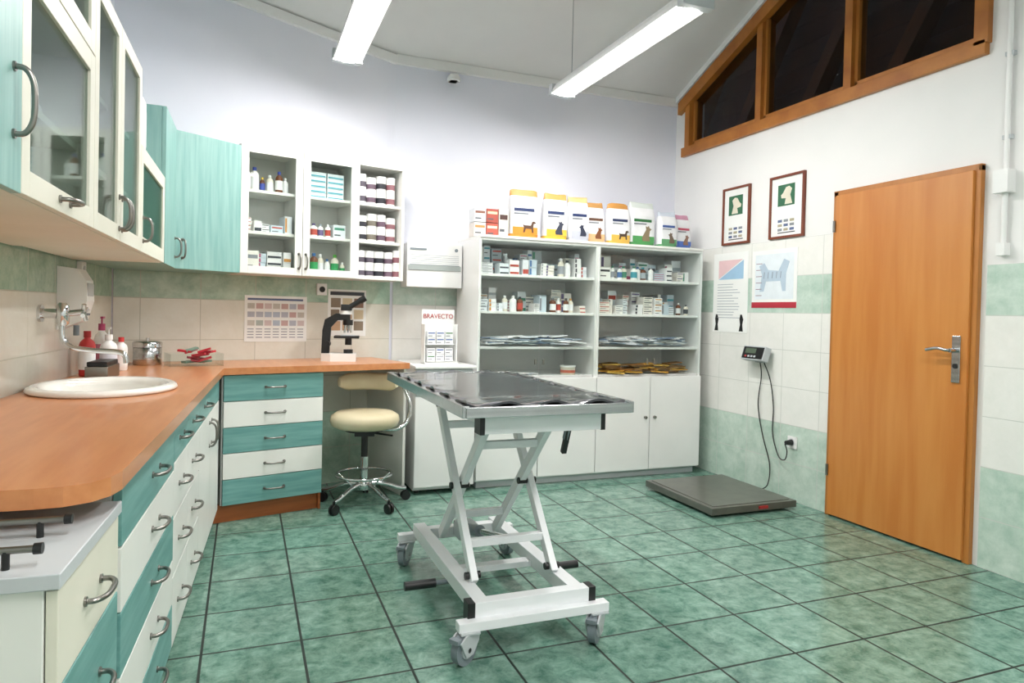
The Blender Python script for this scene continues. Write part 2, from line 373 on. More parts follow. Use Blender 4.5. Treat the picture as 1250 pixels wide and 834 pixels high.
b=B('glass_tray',(cxy[0],cxy[1],.87),RB)
for (a,c,d,e_) in ((-.14,.14,-.09,-.086),(-.14,.14,.086,.09),(-.14,-.136,-.09,.09),(.136,.14,-.09,.09)): b.box(a,c,d,e_,0,.07,m_glass)
b.box(-.14,.14,-.09,.09,0,.004,m_glass)
for i in range(16):
    x=random.uniform(-.12,.05);y=random.uniform(-.07,.03)
    b.T=Matrix.Translation((x,y,.012+.0045*i))@Matrix.Rotation(random.uniform(-.6,.6),4,'Z')@Matrix.Rotation(random.uniform(-.4,.4),4,'Y')
    b.box(0,.07,0,.04,0,.012,K(random.choice(['#c0283a','#d4475a','#e7e7ea','#a82038','#7a9a8a'])))
b.T=Matrix.Identity(4); b.done()
# ---------------- base cabinets left ----------------
def front(b,x0,x1,z0,z1,m,y=.02,hd='h',g=.002,hx=None,hz=None):
    b.box(x0+g,x1-g,y,y+.018,z0+g,z1-g,m)
    if hd=='h': handle(b,(x0+x1)/2 if hx is None else hx,y,(z0+z1)/2 if hz is None else hz,.11)
    elif hd=='v': handle(b,hx,y,hz,.11,True)
ZT=.83
b=B('base_cabinets',OL,RL,bevel=.0015)
x0,x1=.22,2.58
b.box(x0,x1,.04,WL-.012,.1,.70,m_white); b.box(x0,x0+.02,.04,WL-.012,.7,ZT,m_white); b.box(x0,x1,.04,.06,.7,ZT,m_white)
b.box(x0,x1+.02,.09,.12,0,.1,m_plinth)
rows=[.1,.245,.39,.535,.68,.828]
for i in range(5): front(b,.22,.97,rows[i],rows[i+1],[m_teal,m_white,m_teal,m_white,m_teal][i],hx=.64)
for (a,c) in ((.97,1.31),(1.31,1.67)):
    front(b,a,c,.7,.828,m_teal); front(b,a,c,.52,.7,m_white); front(b,a,c,.33,.52,m_white); front(b,a,c,.1,.33,m_white)
front(b,1.67,2.12,.7,.828,m_teal); front(b,1.67,2.12,.1,.7,m_white,hd='v',hx=2.07,hz=.6)
front(b,2.12,2.57,.7,.828,m_teal,hd=None); front(b,2.12,2.57,.1,.7,m_white,hd='v',hx=2.17,hz=.6)
b.done()
b=B('drawer_cabinet',OB,RB,bevel=.0015)
b.box(.0,.575,.04,WB-.012,.1,ZT,m_white); b.box(-.03,.56,.06,.085,0,.1,m_plinth)
b.box(.56,.575,.04,.4,0,.1,m_plinth)
for i in range(5): front(b,.005,.575,rows[i],rows[i+1],[m_teal,m_white,m_teal,m_white,m_teal][i])
b.done()
b=B('counter_support_panel',OB,RB); b.box(1.118,1.136,.03,WB-.012,0,ZT+.002,m_white); b.done()
b=B('low_drawer_cabinet',OL,RL,bevel=.002)
b.box(-.22,.19,.04,WL-.02,.06,.765,m_white); b.box(-.23,.195,.015,WL-.02,.765,.79,m_lgrey)
b.box(-.2,.18,.08,.6,0,.06,m_plinth)
front(b,-.22,.19,.6,.762,m_cream); front(b,-.22,.19,.4,.6,m_teal); front(b,-.22,.19,.06,.4,m_cream)
b.done()
b=B('towel_rail',OL,RL)
for x in (-.19,-.03):
    b.cyl((x,.06,.82),(x,.55,.82),.006,m_nickel,12)
    b.cyl((x,.05,.82),(x,.062,.82),.009,m_black,14)
    for y in (.1,.5): b.cyl((x,y,.79),(x,y,.82),.006,m_black,10)
b.box(-.19,-.03,.49,.51,.79,.796,m_black)
b.done()
# ---------------- upper cabinets ----------------
def shell(b,x0,x1,y0,y1,z0,z1,m,shelves=(),t=.018,divs=()):
    b.box(x0,x0+t,y0,y1,z0,z1,m); b.box(x1-t,x1,y0,y1,z0,z1,m)
    b.box(x0+t,x1-t,y0,y1,z0,z0+t,m); b.box(x0+t,x1-t,y0,y1,z1-t,z1,m); b.box(x0+t,x1-t,y1-.008,y1,z0+t,z1-t,m)
    for z in shelves: b.box(x0+t,x1-t,y0+.02,y1-.008,z-t,z,m)
    for x in divs: b.box(x-t/2,x+t/2,y0,y1-.008,z0+t,z1-t,m)
def gdoor(b,x0,x1,y,z0,z1,mf,w=.05,t=.018,g=.002,gl=None):
    x0+=g;x1-=g;z0+=g;z1-=g
    b.box(x0,x0+w,y-t,y,z0,z1,mf); b.box(x1-w,x1,y-t,y,z0,z1,mf); b.box(x0+w,x1-w,y-t,y,z0,z0+w,mf); b.box(x0+w,x1-w,y-t,y,z1-w,z1,mf)
    b.box(x0+w,x1-w,y-t*.6,y-t*.4,z0+w,z1-w,gl or m_glass)
ZB=1.41
def ud(lx): return .475-.0384*lx-.012
b=B('wall_cabinet',OU,RU,bevel=.0015)
b.box(-.5,.06,.018,ud(.06),ZB,2.35,m_cream); b.box(-.498,.058,0,.018,ZB,2.35,m_teal2); handle(b,.01,0,1.57,.12,True)
b.done()
b=B('glass_wall_cabinet',OU,RU,bevel=.0015)
shell(b,.06,.67,.018,ud(.67),ZB,1.87,m_cream,(1.63,)); shell(b,.06,.67,.018,ud(.67),1.87,2.35,m_cream)
gdoor(b,.06,.67,.018,ZB,1.87,m_cream,gl=m_glass_d); gdoor(b,.06,.67,.018,1.87,2.35,m_cream,gl=m_glass_d)
handle(b,.37,0,ZB+.03,.09)
b.done()
b=B('glass_wall_cabinet',OU,RU,bevel=.0015)
shell(b,.67,1.47,.018,ud(1.47),ZB,2.1,m_cream,(1.62,1.84),divs=(1.055,))
gdoor(b,.67,1.055,.018,ZB,2.1,m_cream,gl=m_glass_d); gdoor(b,1.055,1.47,.018,ZB,2.1,m_cream,gl=m_glass_d)
handle(b,1.03,0,1.5,.1,True); handle(b,1.08,0,1.5,.1,True)
b.done()
b=B('glass_wall_cabinet',OU,RU,bevel=.0015)
shell(b,1.47,2.2,.018,ud(2.2),ZB,1.82,m_cream,(1.6,)); gdoor(b,1.47,2.2,.018,ZB,1.82,m_cream,w=.06,gl=m_glass_g)
handle(b,1.53,0,1.5,.09,True); b.done()
b=B('plastic_bottle',OU,RU); bottle(b,1.8,.1,1.82,.07,.34,m_white2,m_white2,K('#d9dde0')); b.done()
b=B('plastic_bottle',OU,RU); bottle(b,2.0,.12,1.82,.06,.28,m_white2,m_white2,K('#dfe3e8')); b.done()
b=B('corner_wall_cabinet',bevel=.0015)
A1=fu(2.205,.018);A2=fu(2.68,.018);A3=fb(.14,.28);A4=fb(.14,WB-.012);A5=(CORN[0]+.015,CORN[1]-.015);A6=fu(2.205,ud(2.3))
b.prism([A1,A2,A3,A4,A5,A6],ZB,2.16,m_teal2)
b.done()
def doorpanel(name,p,q,z0,z1,m,hx):
    d=V((q[0]-p[0],q[1]-p[1])); L=d.length; rz=math.atan2(d.y,d.x)
    b=B(name,(p[0],p[1],0),rz,bevel=.0015,parent=None); b.box(.003,L-.003,-.02,-.001,z0,z1,m); handle(b,hx if hx>0 else L+hx,-.02,z0+.11,.1,True); return b.done()
root=bpy.data.objects['corner_wall_cabinet']
for nme,p,q,h in (('door_panel_a',A1,A2,-.05),('door_panel_b',A2,A3,.05)):
    o=doorpanel(nme,p,q,ZB,2.16,m_teal2,h); o.parent=root
b=B('glass_wall_cabinet',OB,RB,bevel=.0015)
ub=[.145,.52,.885,1.23]; y0,y1=.29,WB-.01; zt=2.18
for i in range(3): shell(b,ub[i],ub[i+1],y0,y1,ZB,zt,m_white,(1.67,1.92))
gdoor(b,ub[0],ub[1],y0,ZB,zt,m_white,w=.045); gdoor(b,ub[1],ub[2],y0,ZB,zt,m_white,w=.045)
handle(b,ub[1]-.022,y0-.018,1.5,.09,True); handle(b,ub[1]+.022,y0-.018,1.5,.09,True)
b.done()
PAL=['#4a74a8','#b8493c','#4a8f76','#cf9348','#6a5f8c','#4aa0b0','#8a8f96','#b8607f','#3a3f48','#9aa0a8','#a8b4bc']
def fill(b,x0,x1,y,z,hmax,kind,pal=PAL,dens=1):
    x=x0
    while x<x1-.03:
        if kind=='boxes':
            w=random.uniform(.035,.1); w=min(w,x1-x); n=random.randint(1,4); h=hmax*random.uniform(.4,.98)/n
            m=K(random.choice(['#f0f2f4','#f4f4f0','#e8edf2','#f4f4f4','#e2eaee','#f4f4f4','#f0ece4','#c9d8e2']+([pal[random.randint(0,len(pal)-1)]] if random.random()<.5 else []))); st=K(random.choice(pal)); k=random.randint(0,2); yy=y+random.uniform(0,.04)
            for i in range(n): cart(b,x+random.uniform(0,.004),yy+random.uniform(0,.008),z+i*h,w-.006,.11,h-.001,m,st,k)
            x+=w
        elif kind=='bottles':
            r=random.uniform(.016,.026); h=min(hmax*.92,r*random.uniform(4.5,6.5))
            bottle(b,x+r,y+r+random.uniform(0,.05),z,r,h,random.choice([m_paper,m_white2,K('#e8e2d2'),K('#6b3b1c')]),K(random.choice(pal+['#ffffff','#f2f2f2'])),K(random.choice(pal+['#eef0f2']*6))); x+=2*r+.006
        elif kind=='jars':
            r=random.choice([.03,.034]); h=hmax*random.choice([.46,.46,.42]); lab=K(random.choice(['#5a5360','#6a5565','#747c88','#906068','#2f2f38','#7a7468']))
            for i in range(2): jar(b,x+r,y+r,z+i*h,r,h-.001,m_paper,K('#f0f0f0'),lab)
            x+=2*r+.005
        elif kind=='mixed':
            xx=min(x1,x+random.uniform(.1,.2)); fill(b,x,xx,y,z,hmax*random.uniform(.7,1),random.choice(['boxes','bottles','boxes']),pal); x=xx+random.uniform(0,.04)
            continue
        if random.random()>dens: x+=random.uniform(.02,.08)
t=.018
b=B('medicine_stock',OB,RB); fill(b,ub[0]+.04,ub[1]-.04,y0+.05,1.92,.22,'bottles',['#e8c84a','#3b4fa8','#eeeeee']); fill(b,ub[0]+.04,ub[1]-.04,y0+.05,1.67,.12,'boxes',['#b8493c','#cf9348','#3a3f48']); fill(b,ub[0]+.04,ub[1]-.04,y0+.05,ZB+t,.14,'boxes'); b.done()
b=B('medicine_stock',OB,RB)
for j in range(2):
    for i in range(5): cart(b,ub[1]+.06+j*.12,y0+.05,1.92+i*.033,.11,.12,.031,K('#dfe9ec'),K('#4aa3b5'),0)
fill(b,ub[1]+.04,ub[2]-.04,y0+.05,1.67,.13,'mixed'); fill(b,ub[1]+.04,ub[2]-.04,y0+.05,ZB+t,.15,'bottles',['#2f9f5b','#3b6ea8','#58b040']); b.done()
b=B('supplement_jars',OB,RB)
for z,h in ((1.92,.21),(1.67,.2),(ZB+t,.21)): fill(b,ub[2]+.025,ub[3]-.02,y0+.03,z,h,'jars')
b.done()
b=B('medicine_stock',OU,RU)
for z in (ZB+t,1.63): fill(b,.1,.63,.08,z,.16,'mixed',['#cfd6d8','#8fa0a8','#e8e8e8'])
b.done()
b=B('medicine_stock',OU,RU)
for z in (ZB+t,1.62,1.84):
    fill(b,.71,1.02,.08,z,.15,'mixed',['#cfd6d8','#8fa0a8']); fill(b,1.09,1.43,.08,z,.15,'mixed',['#cfd6d8','#8fa0a8'])
b.done()
# ---------------- display cabinet ----------------
S0,S1,SY,SD=1.475,3.30,4.38,.53
SM=(S0+S1)/2; ST=1.72
b=B('display_cabinet',bevel=.0015)
for a,c in ((S0,SM),(SM,S1)):
    shell(b,a,c,SY+.02,SY+SD,.05,ST,m_white2,(.77,.975,1.22,1.478))
    mid=(a+c)/2
    for p,q,h in ((a,mid,mid-.04),(mid,c,mid+.04)):
        b.box(p+.003,q-.003,SY,SY+.018,.06,.755,m_white2); b.cyl((h,SY,.45),(h,SY-.02,.45),.011,m_nickel,14)
        b.box(p+.004,q-.004,SY+.012,SY+.017,.775,ST-.012,m_glass)
    for h in (mid-.03,mid+.03): b.box(h-.008,h+.008,SY+.002,SY+.012,.85,.89,m_nickel)
    b.box(a,c,SY+.01,SY+SD,ST,ST+.018,m_white)
b.box(S0+.02,S1-.02,SY+.05,SY+SD,0,.05,m_lgrey)
b.done()
for a,c in ((S0,SM),(SM,S1)):
    b=B('medicine_stock')
    fill(b,a+.04,c-.05,SY+.06,1.478,.15,'mixed'); fill(b,a+.04,c-.05,SY+.2,1.478,.22,'boxes')
    fill(b,a+.04,c-.05,SY+.06,1.22,.13 if a==S0 else .17,'mixed',['#b8493c','#8a8f96','#cf9348','#3a3f48','#8a8f96'])
    fill(b,a+.06,c-.1,SY+.22,1.22,.2,'boxes',dens=.6)
    b.done()
    b=B('sachet_piles')
    for i in range(100):
        x=random.uniform(a+.05,c-.2); b.T=Matrix.Translation((x,SY+random.uniform(.03,.16),.985+random.uniform(0,.055)))@Matrix.Rotation(random.uniform(-.4,.4),4,'Z')@Matrix.Rotation(random.uniform(-.1,.06),4,'Y')
        b.box(0,.13,0,.09,0,.006,K(random.choice(['#f2f4f6','#e9edf0','#d5dce4','#6a7f98','#9baab8','#f2f2f2','#f4f4f4'])))
    for i in range(70 if a>2 else 8):
        x=random.uniform(a+.05 if a>2 else a+.2,c-.2 if a>2 else c-.5); b.T=Matrix.Translation((x,SY+random.uniform(.03,.14),(.78 if a>2 else .771)+random.uniform(0,.055 if a>2 else .01)))@Matrix.Rotation(random.uniform(-.5,.5),4,'Z')@Matrix.Rotation(random.uniform(-.1,.06) if a>2 else 0,4,'Y')
        b.box(0,.13,0,.09,0,.007,K(random.choice(['#d09a35','#a06a2a','#d9b050','#7b5a30'] if a>2 else ['#e8e8e8','#c9d0d6'])))
    b.T=Matrix.Identity(4); b.done()
b=B('food_tin'); b.lathe([(.055,0),(.055,.055)],(2.2,SY+.1,.77),K('#cfc8b8'),24); b.lathe([(.0555,.015),(.0555,.035)],(2.2,SY+.1,.77),K('#c0604a'),24,closed=False); b.lathe([(.057,.055),(.057,.065)],(2.2,SY+.1,.77),m_white2,24); b.done()
def bag(name,x,y,z,w,d,h,c_low,c_mid,c_top,sil,fur,rz=0,style=0):
    b=B(name,(x,y,z),rz)
    n=24; H=[0,.03,.1,.2,.32,.45,.58,.7,.8,.88,.94,.97,1.0]
    rings=[]
    for t_ in H:
        dd=d*(1-.98*max(0,(t_-.6)/.4)**1.6)*(.9 if t_==0 else 1); ww=w*(.94+.06*math.sin(math.pi*min(1,t_*1.2))); 
        ring=[]
        for k in range(n):
            a=2*math.pi*k/n; cc,ss=math.cos(a),math.sin(a); e=.42
            ring.append((ww/2*math.copysign(abs(cc)**e,cc)+.008*math.sin(x*7)*t_,max(.003,dd/2)*math.copysign(abs(ss)**e,ss),h*t_+ .008*math.sin(2*a+x*9)*(t_>.9)))
        rings.append(ring)
    for i in range(len(H)-1):
        m=c_low if H[i]<.1 else (c_top if H[i]>=.88 else c_mid)
        vs=rings[i]+rings[i+1]
        b.add(vs,[(k,(k+1)%n,n+(k+1)%n,n+k) for k in range(n)],m,True)
    b.add(rings[0],[tuple(range(n))[::-1]],c_low); b.add(rings[-1],[tuple(range(n))],c_top)
    dog=[(-.42,0),(-.36,.45),(-.45,.7),(-.3,.62),(.15,.62),(.25,.95),(.38,1.0),(.55,.85),(.36,.75),(.33,.45),(.36,0),(.24,0),(.2,.33),(-.22,.33),(-.3,0)]
    sit=[(-.35,0),(-.4,.3),(-.2,.75),(-.05,1.05),(-.1,1.35),(.05,1.28),(.15,1.4),(.22,1.2),(.4,1.1),(.25,.95),(.2,.5),(.28,0)]
    yy=-d/2-.003; sc=w*.46
    pl=[dog,sit,[(-q[0],q[1]) for q in sit]][style]
    b.box(-w*.42,w*.42,yy+.0025,yy+.006,h*.10,h*.24,c_low)
    b.pxz([(px*sc+w*.12,h*.13+pz*sc*.8) for px,pz in pl],yy,yy+.004,fur)
    b.box(-w*.38,w*.3,yy+.001,yy+.006,h*.56,h*.62,sil)
    b.box(-w*.38,w*.1,yy+.001,yy+.006,h*.50,h*.525,K('#7a7f88'))
    return b.done()
zt=ST+.018; yb=SY+.18
wb=K('#e6e7ea')
specs=[(1.85,.225,.35,'#d98a2c','#cf8a42','#2b3a66','#5a4030',0),(2.09,.19,.34,'#d8b040','#cf9450','#2b3a66','#3a3f50',1),(2.272,.165,.33,'#b8bcc8','#c8b078','#2b3a66','#30364a',2),(2.44,.165,.31,'#d8b080','#b88a50','#6a4a3a','#7a4a2a',1),(2.618,.185,.31,'#d8b050','#c08a48','#303c60','#4a3a30',0),(2.835,.23,.34,'#4f9a58','#d0d8d4','#2a6c3c','#8a7a60',1),(3.045,.16,.28,'#5f9a6c','#c8d0dc','#3f5a9a','#6a5a4a',2),(3.21,.155,.27,'#4c6cb8','#c890a8','#b84a62','#8a6a5a',1)]
for x,w,h,lo,to,si,fu_,sy_ in specs: bag('pet_food_bag',x,yb+random.uniform(-.03,.03),zt,w,.11,h,K(lo),wb,K(to),K(si),K(fu_),random.uniform(-.06,.06),sy_)
b=B('food_cartons')
for i,(x,z_) in enumerate([(1.47,0),(1.56,0),(1.47,.1),(1.56,.1),(1.652,0)]):
    cart(b,x,yb-.05,zt+z_,.07 if i==4 else .085,.12,.095 if i<4 else .2,K(['#e8e0d8','#b8584a','#e2e4e8','#a85044','#ece6da'][i]),K(['#c88a4c','#f0e0c0','#8a5a4a','#e8d8b0','#4a2f2a'][i]),2)
b.done()
b=B('paper_towel_dispenser',bevel=.008)
b.box(1.06,1.465,4.76,YB-.01,1.38,1.69,m_white2)
b.box(1.07,1.455,4.752,4.762,1.5,1.535,K('#a8b0ae')); b.box(1.08,1.445,4.755,4.762,1.536,1.54,m_grey)
for i in range(5): b.box(1.09,1.44,4.757,4.762,1.55+.014*i,1.553+.014*i,m_lgrey)
b.box(1.08,1.2,4.755,4.762,1.642,1.655,m_grey)
b.cyl((1.42,4.76,1.65),(1.42,4.755,1.65),.012,m_grey); b.done()
b=B('undercounter_fridge',bevel=.005)
b.box(1.045,1.445,4.4,4.93,.02,.83,m_white2); b.box(1.04,1.45,4.345,4.395,.05,.78,m_white2); b.box(1.035,1.452,4.34,4.94,.83,.85,m_white2)
b.box(1.05,1.44,4.37,4.4,.785,.825,m_lgrey); b.box(1.06,1.1,4.335,4.345,.74,.765,m_lgrey)
for x in (1.08,1.4): b.cyl((x,4.44,0),(x,4.44,.02),.015,m_black)
b.done()
b=B('leaflet_display_stand',(1.25,4.55,.85),.12,bevel=.001)
b.box(-.12,.12,.03,.036,0,.37,m_paper); b.box(-.12,.12,-.05,.036,0,.01,m_paper)
for z in (.05,.165):
    b.box(-.1,.1,-.03,.03,z-.035,z-.03,m_paper)
    for i in range(3):
        for k in range(2):
            cart(b,-.095+.065*i,-.02,z-.03+k*.045,.058,.04,.042,K('#f2f3f5'),K(random.choice(['#4a68a8','#9aa0a8','#5a8a5a'])),2)
for x in (-.12,.115): b.box(x,x+.005,-.03,.036,0,.27,m_paper)
st=b.done()
def text(s,size,loc,par,m,ext=.0008,rot=(math.pi/2,0,0)):
    cu=bpy.data.curves.new('lettering','FONT'); cu.body=s; cu.size=size; cu.align_x='CENTER'; cu.extrude=ext; cu.materials.append(m)
    o=bpy.data.objects.new('lettering',cu); bpy.context.scene.collection.objects.link(o); o.parent=par; o.location=loc; o.rotation_euler=rot; return o
text('BRAVECTO',.044,(0,.028,.31),st,K('#b02030'))
# ---------------- posters ----------------
b=B('wall_calendar_poster',OB,RB)
yw=WB-.008
b.box(.262,.667,yw-.003,yw,.985,1.285,m_paper)
for i in range(7):
    for j in range(3): b.box(.28+i*.054,.325+i*.054,yw-.004,yw-.003,1.19-j*.055+.01,1.225-j*.055+.01,K(random.choice(['#b8bcc8','#c8a8a6','#b4c0d0','#c8c4bc','#d4c4c4','#b4beb8'])))
    for j in range(4): b.box(.28+i*.054,.32+i*.054,yw-.004,yw-.003,1.065-j*.018,1.071-j*.018,K('#9a9ea8'))
b.box(.28,.64,yw-.004,yw-.003,1.255,1.268,K('#5a6a90')); b.done()
b=B('anatomy_poster',OB,RB)
b.box(.815,1.095,yw-.003,yw,1.02,1.345,m_paper); b.box(.83,1.08,yw-.004,yw-.003,1.305,1.33,K('#3a3f48'))
for i in range(3):
    for j in range(3): b.box(.835+i*.085,.905+i*.085,yw-.004,yw-.003,1.22-j*.08,1.285-j*.08,K(random.choice(['#b8835a','#8a6a5a','#c8a888','#8a7a68','#d8c8a8'])))
b.done()
b=B('power_outlet',OB,RB,bevel=.003); b.box(.73,.8,yw-.02,yw,1.3,1.38,m_white2); b.cyl((.765,yw-.021,1.34),(.765,yw-.024,1.34),.02,m_black); b.done()
yw=-.008
b=B('height_chart_poster',OR,RR)
a,c=YB-4.40,YB-4.01
b.box(a,c,yw-.003,yw,1.1,1.70,m_paper)
b.pxz([(a+.06,1.5),(c-.05,1.5),(c-.05,1.64)],yw-.0035,yw-.003,K('#a4c8e4')); b.pxz([(a+.06,1.505),(c-.06,1.645),(a+.06,1.645)],yw-.0035,yw-.003,K('#ecc8cc'))
for i in range(13): b.box(a+.05,c-.12+random.uniform(-.05,.05),yw-.0035,yw-.003,1.46-i*.021,1.464-i*.021,K('#9aa2b0'))
for x in (a+.05,c-.06):
    b.pxz([(x-.025,1.11),(x+.02,1.11),(x+.012,1.16),(x+.022,1.2),(x+.005,1.235),(x-.012,1.235),(x-.02,1.2),(x-.012,1.16)],yw-.0035,yw-.003,m_black)
b.done()
b=B('dog_anatomy_poster',OR,RR)
a,c=YB-3.965,YB-3.535
b.box(a,c,yw-.003,yw,1.285,1.69,m_paper); b.box(a,c,yw-.004,yw-.003,1.285,1.325,K('#b83040'))
b.box(a+.03,c-.03,yw-.0035,yw-.003,1.345,1.66,K('#e6eef4'))
b.pxz([(a+.08,1.4),(a+.1,1.52),(a+.07,1.58),(a+.12,1.6),(a+.16,1.55),(a+.26,1.54),(a+.31,1.62),(a+.36,1.6),(a+.33,1.52),(a+.33,1.4),(a+.3,1.4),(a+.28,1.47),(a+.14,1.47),(a+.12,1.4)],yw-.0045,yw-.0035,K('#b8cada'))
for i in range(5): b.tube([(a+.12+i*.04,yw-.005,1.49),(a+.125+i*.04,yw-.005,1.535)],.002,K('#8a90a0'),6)
for i in range(6): b.box(a+.04,a+.1,yw-.0045,yw-.0035,1.37+i*.045,1.374+i*.045,K('#8a5a6a'))
b.done()
def framed(a,c,z0,z1,k):
    b=B('framed_certificate',OR,RR,bevel=.002); w=.016; y=-.02 
    m=K('#7a3a22',.35)
    b.box(a,a+w,y,0,z0,z1,m); b.box(c-w,c,y,0,z0,z1,m); b.box(a+w,c-w,y,0,z0,z0+w,m); b.box(a+w,c-w,y,0,z1-w,z1,m)
    b.box(a+w,c-w,y+.01,0,z0+w,z1-w,m_paper)
    mx=(a+c)/2; zz=z1-.14
    b.box(mx-.085,mx+.07,y+.009,y+.01,zz-.07,zz+.075,K('#2f6a4a'))
    hd=[(-.05,-.06),(-.03,.0),(-.045,.04),(-.02,.06),(.01,.055),(.035,.02),(.055,.005),(.05,-.015),(.01,-.02),(.02,-.06)]
    if k: hd=[(-x,z) for x,z in hd]
    b.pxz([(mx+x,zz+z) for x,z in hd],y+.008,y+.009,K('#e6e0cc'))
    for i in range(3):
        for j in range(3): b.box(mx-.08+i*.055,mx-.04+i*.055,y+.009,y+.01,z0+.05+j*.03,z0+.068+j*.03,K(['#5a6a90','#8a8f96','#b0a890'][(i+j+k)%3]))
    b.box(mx-.08,mx+.08,y+.009,y+.01,z0+.035,z0+.042,K('#3a3f48'))
    b.done()
framed(YB-4.31,YB-4.01,1.76,2.19,0); framed(YB-3.807,YB-3.489,1.76,2.19,1)
# ---------------- scale ----------------
b=B('scale_platform',bevel=.006)
b.box(2.63,3.28,3.35,4.08,.018,.06,m_plate); b.box(2.66,3.25,3.38,4.05,.06,.064,m_plate)
for x in (2.7,3.2):
    for y in (3.42,4.0): b.cyl((x,y,0),(x,y,.018),.025,m_black)
b.box(2.98,3.05,3.343,3.352,.03,.048,K('#b03030')); b.done()
b=B('scale_display_terminal',OR,RR,bevel=.004)
xd=YB-3.838
b.box(xd-.03,xd+.03,-.05,-.008,.9,.95,m_grey)
b.T=Matrix.Translation((xd,-.07,.96))@Matrix.Rotation(math.radians(-18),4,'X')
b.box(-.11,.11,-.025,.025,-.05,.05,m_lgrey); b.box(-.1,.1,-.03,-.025,-.042,.042,m_black); b.box(-.075,.03,-.032,-.03,-.005,.03,K('#5a6a58')); 
for i in range(4): b.box(-.07+i*.03,-.052+i*.03,-.033,-.03,-.033,-.02,K('#c04040' if i==0 else '#d0d4d8'))
b.T=Matrix.Identity(4)
b.tube(smooth([(xd,-.03,.9),(xd+.01,-.025,.8),(xd-.02,-.02,.6),(xd+.03,-.02,.4),(xd+.11,-.02,.2),(xd+.13,-.05,.07),(xd+.14,-.12,.04)],8),.004,m_black,8)
b.tube(smooth([(xd+.04,-.03,.9),(xd+.1,-.025,.78),(xd+.13,-.02,.6),(xd+.13,-.02,.42),(xd+.2,-.03,.28),(xd+.28,-.05,.27),(xd+.31,-.06,.33),(xd+.3,-.07,.38)],8),.004,m_black,8)
b.done()
xo=YB-3.53
b=B('power_outlet',OR,RR,bevel=.003); b.box(xo-.04,xo+.04,-.02,-.008,.35,.43,m_white2); b.cyl((xo,-.021,.39),(xo,-.023,.39),.025,m_lgrey)
b.cyl((xo-.0,-.023,.39),(xo-.0,-.07,.39),.02,m_black,16,.014); b.done()
b=B('conduit_pipe',OR,RR); xc=YB-2.21; b.cyl((xc,-.02,1.56),(xc,-.02,cx(xc)-.06),.012,m_white2,14)
b.box(xc-.035,xc+.035,-.06,0,1.84,1.95,m_white2); b.box(xc-.02,xc+.02,-.045,0,1.54,1.6,m_white2)
for z in (2.1,2.5,3.0): b.box(xc-.02,xc+.02,-.025,0,z,z+.02,m_lgrey)
b.done()
b=B('smoke_detector'); b.box(1.39,1.45,4.9,4.97,2.92,2.97,m_white2); b.lathe([(.05,-.02),(.05,0),(.04,.02)],(1.42,4.92,2.94),m_white2,20); b.done()
# ---------------- lights ----------------
def lamp(x,y0,y1,z):
    b=B('fluorescent_lamp',(0,0,0),0,bevel=.002)
    b.prism([(x-.085,z+.02),(x-.055,z+.065),(x+.055,z+.065),(x+.085,z+.02)],-y1,-y0,m_white2,'y')
    b.box(x-.085,x-.06,y0,y1,z,z+.02,m_white2); b.box(x+.06,x+.085,y0,y1,z,z+.02,m_white2)
    b.box(x-.09,x+.09,y0-.05,y0,z-.012,z+.06,m_lgrey); b.box(x-.09,x+.09,y1,y1+.05,z-.012,z+.06,m_lgrey)
    b.prism([(x-.06,z+.02),(x-.055,z),(x-.03,z-.016),(x+.03,z-.016),(x+.055,z),(x+.06,z+.02)],-y1,-y0,m_tube,'y')
    for y in (y0+.12,y1-.12):
        zc=ceil(y); b.cyl((x,y,z+.06),(x,y,zc),.0025,m_grey,6); b.lathe([(.03,-.05),(.035,-.02),(.02,-.005)],(x,y,zc),m_white2,16)
    b.done()
lamp(2.015,2.82,4.27,2.72); lamp(.56,2.82,4.25,2.72)
lamp(2.015,-.4,1.05,2.72); lamp(.56,-.4,1.05,2.72)  # extra pair behind the camera, unseen, added only to light the room
# ---------------- exam table ----------------
b=B('examination_table',(.985,2.745,0),0,bevel=.002)
b.box(-.305,.305,-.62,.62,.868,.886,m_steel)
for s in (-1,1):
    b.box(s*.31-.012,s*.31+.012,-.63,.63,.862,.902,m_steel)
b.box(-.31,.31,-.635,-.615,.862,.898,m_steel); b.box(-.31,.31,.615,.635,.862,.898,m_steel)
nx,ny=24,60; vs=[];
for i in range(nx+1):
    for j in range(ny+1):
        u=i/nx*2-1; v=j/ny*2-1
        ed=max(abs(u),abs(v)*1.0)**10
        z=.900+ed*(.008*math.sin(v*19)+.009*math.sin(u*11+1)+.004*math.sin(v*37))*1.0+.003
        vs.append((u*(.302),v*.612,max(z,.892)))
fs=[(i*(ny+1)+j,(i+1)*(ny+1)+j,(i+1)*(ny+1)+j+1,i*(ny+1)+j+1) for i in range(nx) for j in range(ny)]
b.add(vs,fs,m_rubber,True)
vs2=[(x,y,z-.008) for x,y,z in vs]; b.add(vs2,[f[::-1] for f in fs],m_rubber,True)
ring=[i*(ny+1) for i in range(nx+1)]+[nx*(ny+1)+j for j in range(1,ny+1)]+[i*(ny+1)+ny for i in range(nx-1,-1,-1)]+[j for j in range(ny-1,0,-1)]
n=len(ring); b.add([vs[k] for k in ring]+[vs2[k] for k in ring],[(i,n+i,n+(i+1)%n,(i+1)%n) for i in range(n)],m_rubber,True)
b.box(-.225,.225,-.57,-.51,.795,.862,m_powder); b.box(-.24,-.222,-.572,-.508,.793,.864,m_black); b.box(.222,.24,-.572,-.508,.793,.864,m_black)
b.box(-.225,.225,.42,.47,.80,.86,m_powder)
for s in (-1,1): b.box(s*.19-.02,s*.19+.02,-.51,.42,.81,.86,m_powder)
